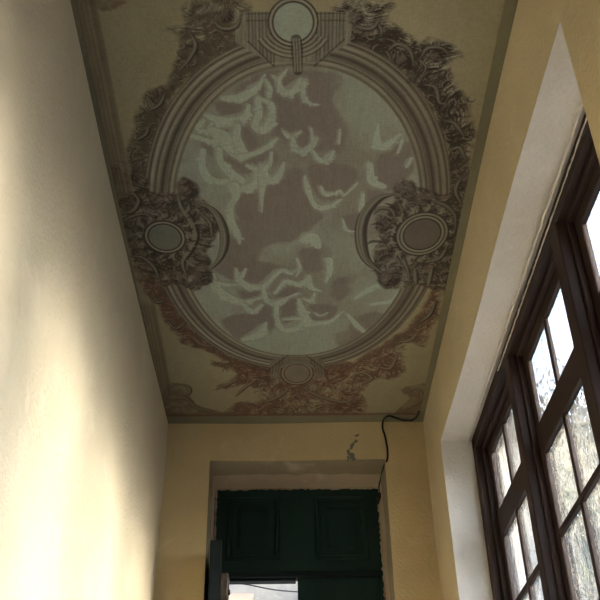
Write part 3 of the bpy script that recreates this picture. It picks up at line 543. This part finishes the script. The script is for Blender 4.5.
def smooth_open(P, n=6):
    P = np.array(P, float)
    if len(P) < 3: return np.array([P[0]+(P[1]-P[0])*k/n for k in range(n+1)])
    P = np.vstack([2*P[0]-P[1], P, 2*P[-1]-P[-2]]); out = []
    for i in range(1, len(P)-2):
        a, b, c, d = P[i-1:i+3]
        for k in range(n):
            t = k/n; out.append(.5*(2*b+(c-a)*t+(2*a-5*b+4*c-d)*t*t+(3*b-a-3*c+d)*t**3))
    out.append(P[-2]); return np.array(out)
def polymask(P, soft=.012, warp=True):
    """coverage 0..1 of a closed outline with ragged, softened edge; returns window and mask"""
    P = smooth_closed(P); s = win(P[:, 0].min(), P[:, 0].max(), P[:, 1].min(), P[:, 1].max(), .05)
    X, Y = (WX[s], WY[s]) if warp else (GX[s], GY[s])
    ins = np.zeros(X.shape, bool); d2 = np.full(X.shape, 9.0)
    for i in range(len(P)):
        x1, y1 = P[i-1]; x2, y2 = P[i]
        if y1 != y2:
            c = ((y1 > Y) != (y2 > Y)) & (X < (x2-x1)*(Y-y1)/(y2-y1)+x1); ins ^= c
        dx, dy = x2-x1, y2-y1; L = dx*dx+dy*dy+1e-12; t = np.clip(((X-x1)*dx+(Y-y1)*dy)/L, 0, 1)
        d2 = np.minimum(d2, (X-x1-t*dx)**2+(Y-y1-t*dy)**2)
    d = np.sqrt(d2)*np.where(ins, 1, -1)
    return s, sm(-soft, soft, d), d
def blend(s, m_, col):
    A = IMG[s]; IMG[s] = A+(np.asarray(col)-A)*m_[..., None]
def line(P, w, col, alpha=1.0, soft=None, warp=False):
    """brush stroke through P; w one width or one per point (metres)"""
    P = np.array(P, float)
    if P.shape[1] == 3: Q = P; w = None
    else: Q = np.hstack([P, np.full((len(P), 1), w)])
    Q = smooth_open(Q); wm = max(Q[:, 2].max(), .002); soft = soft or RES*.6
    s = win(Q[:, 0].min(), Q[:, 0].max(), Q[:, 1].min(), Q[:, 1].max(), wm+.01)
    if s is None: return
    X, Y = (WX[s], WY[s]) if warp else (GX[s], GY[s])
    m_ = np.zeros(X.shape)
    for i in range(1, len(Q)):
        x1, y1, w1 = Q[i-1]; x2, y2, w2 = Q[i]
        dx, dy = x2-x1, y2-y1; L = dx*dx+dy*dy+1e-12; t = np.clip(((X-x1)*dx+(Y-y1)*dy)/L, 0, 1)
        d = np.sqrt((X-x1-t*dx)**2+(Y-y1-t*dy)**2); ww = (w1+(w2-w1)*t)/2
        m_ = np.maximum(m_, 1-sm(-soft, soft, d-ww))
    blend(s, m_*alpha, col)
def ellipse_d(cx_, cy_, a, b, s): return (np.sqrt(((GX[s]-cx_)/a)**2+((GY[s]-cy_)/b)**2)-1)*min(a, b)

CXM, CYM = .072, 3.252
# curling pen strokes: noise smeared along a swirling direction field
def smear(angle, seed, steps=11, aspect=1.0):
    r = np.random.RandomState(seed); N = r.rand(NY, NX); acc = N.copy(); wsum = 1.0
    ca_, sa_ = np.cos(angle), np.sin(angle)*aspect
    for sg in (-1, 1):
        x = np.arange(NX)[None, :]+np.zeros((NY, 1)); y = np.arange(NY)[:, None]+np.zeros((1, NX))
        for k in range(steps):
            xi = np.clip(x.astype(int), 0, NX-1); yi = np.clip(y.astype(int), 0, NY-1)
            x = x+sg*ca_[yi, xi]; y = y+sg*sa_[yi, xi]
            xi = np.clip(np.rint(x).astype(int), 0, NX-1); yi = np.clip(np.rint(y).astype(int), 0, NY-1)
            acc += N[yi, xi]; wsum += 1
    a = acc/wsum; return np.clip(.5+(a-a.mean())/(a.std()*3.2), 0, 1)
SW1 = smear(9.0*fbm(GX, GY*.85, 7, 201, 2)+np.arctan2((GX-CXM), -(GY-CYM)), 301)
SW2 = smear(16.0*fbm(GX, GY*.85, 9, 211, 2), 302, 8)
VRT = smear(np.full((NY, NX), math.pi/2)+.15*(fbm(GX, GY, 5, 5)-.5), 303, 10)
RGS = smear(np.arctan2((GX-CXM)*(1.05/.6), -(GY-CYM)*(.6/1.05)), 304, 14)      # along the moulding
def lobes(f, seed):
    """rounded leaf-like cells with a dark crease round each: distance to the nearest of jittered points"""
    r = np.random.RandomState(seed); J = r.rand(128, 128, 2)
    X = (GX+.02*(fbm(GX, GY, 20, seed)-.5)*2)*f; Y = (GY+.02*(fbm(GX, GY, 20, seed+3)-.5)*2)*f*.82
    xi = np.floor(X).astype(int); yi = np.floor(Y).astype(int); d1 = np.full(X.shape, 9.0); d2_ = d1.copy(); lx = np.zeros_like(X)
    for a in (-1, 0, 1):
        for b in (-1, 0, 1):
            j = J[(yi+b) % 128, (xi+a) % 128]; dx = X-(xi+a+j[..., 0]); dy = Y-(yi+b+j[..., 1]); d = np.hypot(dx, dy)
            n1 = d < d1; d2_ = np.where(n1, d1, np.minimum(d2_, d)); lx = np.where(n1, dx+dy, lx); d1 = np.where(n1, d, d1)
    return d2_-d1, lx
CR1, LX1 = lobes(15, 401); CR2, LX2 = lobes(30, 402)
LEAF = np.clip(.5+.55*LX1, 0, 1)*sm(.02, .22, CR1)*.65+.35*np.clip(.5+.6*LX2, 0, 1)*sm(.0, .25, CR2)
LEAF = np.clip(LEAF*.75+.55*(SW1-.5)+.25*(SW2-.5)+.12, 0, 1)
# pigments
PAPER = np.array((.285, .255, .165)); SKY = np.array((.320, .360, .300)); MAUVE = np.array((.190, .158, .140)); SKYMID = np.array((.240, .245, .200))
INK = np.array((.034, .024, .018)); SEPIA = np.array((.130, .072, .048)); STONE = np.array((.330, .312, .245)); SHADE = np.array((.145, .122, .097))
f1 = fbm(GX, GY, 3, 3)
IMG[:] = PAPER*(.90+.22*f1[..., None])
CXM, CYM = .072, 3.252
def se(a, b, n_=2.15): return (np.abs((GX-CXM)/a)**n_+np.abs((GY-CYM)/b)**n_)**(1/n_)
RI, RO = se(.538, .982), se(.668, 1.122)
RS = (RI-1)/np.maximum(1e-6, (RI-1)+(1-RO))
RS = np.where(RI < 1, -1+RI, np.where(RO > 1, RO, RS))          # <0 inside the sky, 0..1 across the moulding, >1 outside
ins = sm(.004, -.004, RI-1)
# sky
f2 = fbm(GX, GY, 3.2, 21, 5); side = sm(.25, .55, np.abs(GX-CXM-.02))+.6*sm(3.75, 4.2, GY)
skyc = SKYMID+(SKY-SKYMID)*np.clip(side*.45+sm(.45, .62, f2)*.45, 0, 1)[..., None]
skyc = skyc+(MAUVE-skyc)*(sm(.42, .62, fbm(GX, GY, 2.6, 33, 4))*.35*(1-np.clip(side, 0, 1)))[..., None]
IMG = IMG+(skyc-IMG)*ins[..., None]
for p in BROWN:
    s, m_, d = polymask(p, .014); blend(s, m_*.85*ins[s], MAUVE*.95)
for p in PALE:
    s, m_, d = polymask(p, .03); blend(s, m_*.38*ins[s], (SKY+SKYMID)/2)
keep = IMG.copy()
puff = np.random.RandomState(12)
for p in STROKES:
    q = [(x, y, w*1.22) for x, y, w in p]
    line([(x, y, w*1.7) for x, y, w in q], None, SKY*.94, .28, .012, True)
    line([(x-.003, y-.012, w*1.2) for x, y, w in q], None, MAUVE*.88, .40, .006, True)
    line(q, None, SKY*1.14, .95, .002)
    line([(x-.35*w, y-.45*w, w*.8) for x, y, w in q], None, SKY*1.02, .55, .008, True)
    if len(q) > 2 and max(w for _, _, w in q) > .014:      # scalloped, billowing edge
        Q_ = smooth_open(q, 3)
        for x, y, w in Q_[1:-1]:
            o_ = puff.uniform(-.5, .5)*w; r_ = w*puff.uniform(.45, .95); x += o_*.8; y += puff.uniform(.0, .5)*w; r_ *= .75
            line([(x, y, r_), (x+.004, y+.003, r_)], None, SKY*1.12, .85, .002, True)
            if puff.rand() < .5: line([(x-r_*.3, y+r_*.25, .0035), (x, y+r_*.42, .005), (x+r_*.35, y+r_*.2, .003)], None, SKYMID*.82, .55, .002, True)

IMG *= (1+.16*ins*(VRT-.5))[..., None]
IMG = keep*(1-ins[..., None])+IMG*ins[..., None]

# foliage round the oval
dark_mask = np.zeros((NY, NX))
flow = np.arctan2((GY-CYM)/1.05**2, (GX-CXM)/.6**2)
def foliage(poly, n_per, seed, ink, mid, pale, base=.80, size=.05):
    s, m_, d = polymask(poly, .010)
    m_ = m_*np.where(RS[s] > 1.0, 1, .0)
    X, Y = GX[s], GY[s]
    b = fbm(X, Y, 8, seed+4, 3)
    t = np.clip(LEAF[s]*.95+.9*(b-.5), 0, 1)
    near = sm(1.14, 1.01, RS[s])
    t = t*(1-.5*near)
    edge_ = sm(.0, .05, d)
    lo = sm(.22, .48, t)[..., None]; hi = sm(.52, .70, t)[..., None]
    col = ink*(1-lo)+mid*lo; col = col*(1-hi)+pale*hi; col = col*(.55+.90*SW1[s][..., None])
    lacy = sm(.35, .6, SW1[s]*.5+.5*fbm(X, Y, 18, seed+2, 3)+.55*edge_)
    blend(s, np.clip(m_*base*(.35+.65*lacy)*(1-.35*hi[..., 0]*(1-edge_)), 0, 1), col)
    R = np.random.RandomState(seed); js, is_ = np.nonzero(m_ > .6)
    if len(js) == 0: return
    n = int(len(js)*RES*RES/(size*size)*n_per)
    for q in R.randint(0, len(js), n):
        x0, y0 = X[js[q], is_[q]], Y[js[q], is_[q]]
        th = R.uniform(0, 6.28); L = size*R.uniform(.6, 1.4); curl = R.uniform(1.5, 4.2)*R.choice([-1, 1]); x, y, t_ = x0, y0, th; pts = []
        for i in range(6):
            pts.append((x, y, .0058*math.sin(math.pi*(i+.7)/6.4))); x += math.cos(t_)*L/6; y += math.sin(t_)*L/6*1.15; t_ += curl/6
        line([(a_+.005, b_+.004, w_*1.2) for a_, b_, w_ in pts], None, ink, .75)
        if R.rand() < .6: line(pts, None, pale, .60)
F_INK = [INK, INK*1.1, SEPIA*.8, SEPIA*.75, SEPIA*.85, SEPIA*.8, SEPIA*.8]; F_MID = [SHADE*.85, SHADE*.9, SEPIA*1.2, SEPIA*1.3, SEPIA*1.4, SEPIA*1.3, SEPIA*1.3]
F_PAL = [STONE*.72, STONE*.68, PAPER*.78, PAPER*.78, PAPER*.82, PAPER*.8, PAPER*.8]
for i, p in enumerate(FOLIAGE): foliage(p, .9, 40+i*7, F_INK[i], F_MID[i], F_PAL[i], (.97, .80, .95, .92, .90, .9, .9)[i])

# the oval moulding: bands across its width
prof_s = [0, .035, .055, .105, .185, .235, .265, .310, .36, .40, .465, .515, .58, .645, .685, .725, .78, .835, .875, .915, .95, 1.0]
prof_v = [.05, .70, .18, .78, .90, .28, .22, .62, .34, .44, .10, .16, .50, .76, .28, .20, .80, .86, .26, .14, .72, .02]
ring = sm(-.004, .004, RI-1)*sm(.003, -.003, RO-1)
wob = RS+.006*(fbm(GX, GY, 10, 61)-.5)
val = np.interp(wob, prof_s, prof_v)
ang = np.arctan2((GY-CYM)/1.05, (GX-CXM)/.6)
strk = .5*fbm(ang*4, RS*26, 1.0, 70, 3)+.5*RGS
val = val*(.62+.72*strk)
# the painter's own lighter left half and browner right half of the moulding
right = sm(.0, .45, GX-CXM)
val = np.clip(val, 0, 1)*(1-.25*right)
rc = INK*1.1+(STONE*1.02-INK*1.1)*val[..., None]
rc = rc*(1-.12*right[..., None])+SEPIA*.12*right[..., None]
IMG = IMG+(rc-IMG)*ring[..., None]
# stone breaks of the moulding round the end medallions
def ends(d):
    x, y, a, b = d
    s = win(x-.32, x+.32, y-.30, y+.30, 0); X, Y = GX[s]-x, GY[s]-y
    return s, X, Y
for (x, y, a, b), sgn, half, top in ((DISC[2], 1, .205, .045), (DISC[3], -1, .150, .05)):
    s = win(x-.30, x+.30, y-.34, y+.34, 0); X = GX[s]-x; Y = (GY[s]-y)*sgn
    lim = .155-np.clip((np.abs(X)-.085)*.75, 0, .2)+.02
    block = (np.abs(X) < half) & (Y < lim) & (Y > -top)
    w = .62+.34*(VRT[s]-.3)
    w = w*(.7+.6*fbm(X*6, Y, 9, 80, 3))
    c = INK+(STONE*.86-INK)*np.clip(w, 0, 1)[..., None]
    if sgn < 0: c = c*.6+SEPIA*.35
    blend(s, block*1.0, c)
for a_, b_ in [(e_[0], e_[1]) for e_ in EARS]:
    line([a_, b_], .0050, INK, .62)
for a_, b_ in MITRE: line([a_, b_], .006, INK, .75); 
# cartouches at the two long sides
for i, p in enumerate(CARTOUCHE):
    s, m_, d = polymask(p, .008); X, Y = GX[s], GY[s]
    a = LEAF[s]*.9+.5*(fbm(X, Y, 12, 90+i, 3)-.5)
    col = INK+(SHADE*.95-INK)*sm(.15, .55, a)[..., None]; col = col+(STONE*.8-col)*(sm(.58, .85, a)*.8)[..., None]
    blend(s, m_*.93, col)
    R = np.random.RandomState(5+i); js, is_ = np.nonzero(m_ > .7)
    for q in R.randint(0, len(js), 150):
        x0, y0 = X[js[q], is_[q]], Y[js[q], is_[q]]; t = R.uniform(0, 6.28); cu = R.uniform(-4, 4); L = R.uniform(.025, .06); pts = []; x, y = x0, y0
        for k in range(5): pts.append((x, y, .0065-.001*k)); x += math.cos(t)*L/5; y += math.sin(t)*L/5; t += cu/5
        line(pts, None, (INK*.8, STONE*.8, STONE*.6, INK)[R.randint(4)], .6)
def band(p, dark, pale, k=1.0):
    Q = smooth_open(p, 4); n_ = len(Q); t = np.arange(n_)/(n_-1)
    tp = np.clip(np.sin(math.pi*(.10+.82*t))*1.15, .25, 1)
    Q[:, 2] *= tp; P_ = [tuple(r_) for r_ in Q]
    line([(x, y, w*1.3+.003) for x, y, w in P_], None, dark*.9, .9, .002)
    line([(x-.15*w, y-.15*w, w*.80) for x, y, w in P_], None, pale, .80, .003)
    line([(x+.22*w, y+.22*w, w*.20) for x, y, w in P_], None, dark, .60, .002)
    if max(q_[2] for q_ in p) > .022:
        line([(x-.25*w, y-.2*w, w*.12) for x, y, w in P_], None, dark, .50, .002)
for p in BAND:
    y = sum(q[1] for q in p)/len(p); x = sum(q[0] for q in p)/len(p)
    low = y > 3.95; big = max(q[2] for q in p) > .022
    if low: band(p, SEPIA*.85, PAPER*.78)
    else: band(p, INK, STONE*(.78 if big else .68)*(.86 if x > 0 else 1))
for (x, y, a, b) in KNOB:
    s = win(x-a-.02, x+a+.02, y-b-.02, y+b+.02, 0); d = ellipse_d(x, y, a, b, s)
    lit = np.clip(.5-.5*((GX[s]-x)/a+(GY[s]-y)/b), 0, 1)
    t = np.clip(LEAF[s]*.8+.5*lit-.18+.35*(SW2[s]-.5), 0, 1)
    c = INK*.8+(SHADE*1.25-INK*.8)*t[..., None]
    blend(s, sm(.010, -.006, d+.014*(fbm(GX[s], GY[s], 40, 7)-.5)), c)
def disc(D, col, rings, ink, tilt=0):
    x, y, a, b = D; s = win(x-a*1.9, x+a*1.9, y-b*1.9, y+b*1.9, 0); d = ellipse_d(x, y, a, b, s)
    o = rings[-1][0]
    blend(s, sm(o+.002, o-.002, d), SHADE*.8)
    g = fbm(GX[s], GY[s], 14, 101, 3)
    c = np.asarray(col)*(.86+.28*g)[..., None]
    blend(s, sm(.002, -.002, d), c)
    for (r0, w, cc) in rings: blend(s, sm(w, w*.35, np.abs(d-r0)), cc)
disc(DISC[0], SKYMID*.68, [(.004, .005, INK), (.012, .007, STONE*.8), (.020, .005, INK)], INK)
disc(DISC[1], SHADE*.82, [(.003, .005, INK), (.011, .007, STONE*.7), (.019, .004, INK), (.027, .007, STONE*.6), (.036, .005, INK)], INK)
disc(DISC[2], SKY*.93, [(.004, .005, INK), (.011, .007, STONE*.85), (.018, .004, INK)], INK)
disc(DISC[3], SHADE*1.35, [(.003, .005, SEPIA*.6), (.011, .008, PAPER*.85), (.020, .005, SEPIA*.6)], INK)
# shells and beads round the side medallions, fanned outwards
for (x, y, a, b), sg in ((DISC[0], 1), (DISC[1], -1)):
    for k in range(26):
        t = 2*math.pi*k/26+.1; c_, s_ = math.cos(t), math.sin(t)
        r0, r1 = 1.52, (1.95 if c_*sg > -.2 else 1.75)
        line([(x+a*r0*c_, y+b*r0*s_, .010), (x+a*(r0+r1)/2*math.cos(t+.08), y+b*(r0+r1)/2*math.sin(t+.08), .013), (x+a*r1*math.cos(t+.02), y+b*r1*math.sin(t+.02), .006)], None, (STONE*.66 if k % 2 else INK*.8), .8)
    for k in range(9):
        t = (-1.0+.25*k)+(0 if sg > 0 else math.pi); c_, s_ = math.cos(t), math.sin(t)
        line([(x+a*2.15*c_, y+b*2.1*s_, .006), (x+a*2.7*math.cos(t+.06), y+b*2.55*math.sin(t+.06), .017), (x+a*3.05*c_, y+b*2.8*s_, .005)], None, (INK*.9 if k % 2 else STONE*.6), .8, .003, True)
# nested arcs on the sky side of the end medallions, and the little key tab
for (x, y, a, b), sg in ((DISC[2], 1), (DISC[3], -1)):
    for r, w, c in ((.030, .010, STONE*.7), (.037, .005, INK), (.046, .010, STONE*.75), (.055, .005, INK), (.064, .012, STONE*.8), (.073, .005, INK)):
        if sg < 0: c = c*.8+SEPIA*.15
        line([(x+(a+r)*math.sin(t), y+sg*(b+r)*math.cos(t), w) for t in lin(-1.05, 1.05, 12)] if sg > 0 else [(x+(a+r*.55)*math.sin(t), y-(b+r*.55)*math.cos(t), w*.7) for t in lin(-1.05, 1.05, 12)], None, c, .85)
line([(x, y, w*1.5) for x, y, w in TAB], None, INK, .8)
for o in (-.010, .0, .010): line([(x+o, y, .005) for x, y, w in TAB], None, STONE*.85, .85)
# corner scrolls, the striped border along the left, the thin base line
for p in CORNER:
    s, m_, d = polymask(p, .006); a = fbm(GX[s], GY[s], 24, 120, 4)
    blend(s, m_*.72, SEPIA*1.05+(PAPER*.62-SEPIA)*sm(.42, .62, a)[..., None])
for p in BAND:
    if sum(q[1] for q in p)/len(p) > 4.45: band(p, SEPIA*.85, PAPER*.80)
lb = sm(-.618, -.624, GX)*(GY < 4.66)*(1-sm(2.93, 2.99, GY)*sm(3.78, 3.72, GY)*.9)
st = np.interp(GX+.004*(fbm(GX*.3, GY, 9, 130)-.5), [-.69, -.682, -.678, -.672, -.668, -.663, -.657, -.654, -.650, -.646, -.642, -.634, -.628, -.622], [.3, .7, .3, .4, .95, .35, .3, .9, 1, .35, .25, .3, .5, .95])
st = np.clip(st+.5*(fbm(GX*5, GY, 12, 131, 3)-.5), 0, 1)
blend((slice(None), slice(None)), lb*.72, SEPIA*.85+(PAPER*.75-SEPIA*.85)*st[..., None])
blend((slice(None), slice(None)), sm(4.872, 4.884, GY+.006*fbm(GX, GY, 20, 140))*.8, SEPIA*1.1)
# wear: faint cross cracks and the join of two sheets
IMG *= (1-.10*(np.abs(GY-2.762) < .003)*(GX < .3))[..., None]
IMG *= (.93+.14*fbm(GX, GY*.4, 30, 150, 3))[..., None]
# the far end beyond the picture repeats the near end
jm = int((1.975-MY0)/RES)
for j in range(jm):
    k = int(round((2*CYM-gy[j]-MY0)/RES))
    if 0 <= k < NY: IMG[j] = IMG[k]
IMG = np.clip(IMG, .01, 1)
# mesh: right edge of the sheet runs slightly askew, the outer margin frayed by a few millimetres
edge = .768+(gy-1.99)*(.046/2.86)
colmax = [min(NX-1, int((e_-MX0)/RES)) for e_ in edge]
KX = int((.83-MX0)/RES)
U = np.linspace(0, 1, KX)
VX = MX0+(edge[:, None]-MX0)*U[None, :]; VY = np.repeat(gy[:, None], KX, 1); VZ = np.full_like(VX, H-.003)
ii = np.clip((VX-MX0)/RES, 0, NX-1.001); i0 = ii.astype(int); fr = (ii-i0)[..., None]
rows = np.arange(NY)[:, None]
VC = IMG[rows, i0]*(1-fr)+IMG[rows, np.minimum(i0+1, NX-1)]*fr
me = bpy.data.meshes.new('ceiling_mural')
nv = NY*KX; co = np.stack([VX, VY, VZ], -1).reshape(-1, 3)
idx = np.arange(nv).reshape(NY, KX)
q = np.stack([idx[:-1, :-1], idx[1:, :-1], idx[1:, 1:], idx[:-1, 1:]], -1).reshape(-1, 4)
# a 3 mm thick sheet: skirt round the rim up to the ceiling
rim = np.concatenate([idx[0, :], idx[1:, -1], idx[-1, -2::-1], idx[-2:0:-1, 0]])
top = co[rim].copy(); top[:, 2] = H+.001
co = np.vstack([co, top]); tid = nv+np.arange(len(rim)); nx_ = np.roll(np.arange(len(rim)), -1)
sk = np.stack([rim, rim[nx_], tid[nx_], tid], -1)
q = np.vstack([q, sk])
me.vertices.add(len(co)); me.vertices.foreach_set('co', co.astype(np.float32).ravel())
me.loops.add(q.size); me.loops.foreach_set('vertex_index', q.astype(np.int32).ravel())
me.polygons.add(len(q)); me.polygons.foreach_set('loop_start', np.arange(0, q.size, 4, dtype=np.int32)); me.polygons.foreach_set('loop_total', np.full(len(q), 4, np.int32))
me.update(calc_edges=True)
ca = me.color_attributes.new('paint', 'FLOAT_COLOR', 'POINT')
cc = np.ones((len(co), 4), np.float32); cc[:nv, :3] = VC.reshape(-1, 3); cc[nv:, :3] = VC.reshape(-1, 3)[rim]
ca.data.foreach_set('color', cc.ravel())
n = NT('sepia fresco paint')
at = n.n.new('ShaderNodeAttribute'); at.attribute_name = 'paint'
weave = n.mix(.5, n.noise(160, 2, .6, n.map((1, .25, 1))), n.noise(160, 2, .6, n.map((.25, 1, 1))))
c = n.mix(.30, at.outputs['Color'], n.mix(1.0, at.outputs['Color'], n.ramp(weave, [(.3, (.45, .45, .45)), (.7, (1.5, 1.5, 1.5))]), 'MULTIPLY'))
n.bump(weave, .12, .002); n.done(c, .75, .25)
me.materials.append(n.m)
mo = bpy.data.objects.new('ceiling_mural', me); COL.objects.link(mo)
tag(mo, 'large sepia and grey green painted oval of clouds, scrolls and foliage covering the ceiling', 'mural')
bm = MB()
tube(bm, catmull([(.806, 4.855, 4.236), (.800, 4.906, 4.229), (.776, 4.955, 4.229), (.716, 4.954, 4.229), (.664, 4.918, 4.229), (.627, 4.903, 4.229), (.603, 4.950, 4.226), (.600, 4.985, 4.19), (.611, 4.988, 4.142), (.619, 4.986, 4.05), (.612, 4.984, 3.985), (.596, 5.06, 3.972), (.593, 5.20, 3.968), (.588, 5.28, 3.955), (.592, 5.29, 3.91), (.585, 5.29, 3.875)], 8), .0062, None, 8)
tag(obj('hanging_cable', bm, M['black'], smooth=True), 'black cable snaking from the ceiling corner down to the top right of the green door', 'cable')
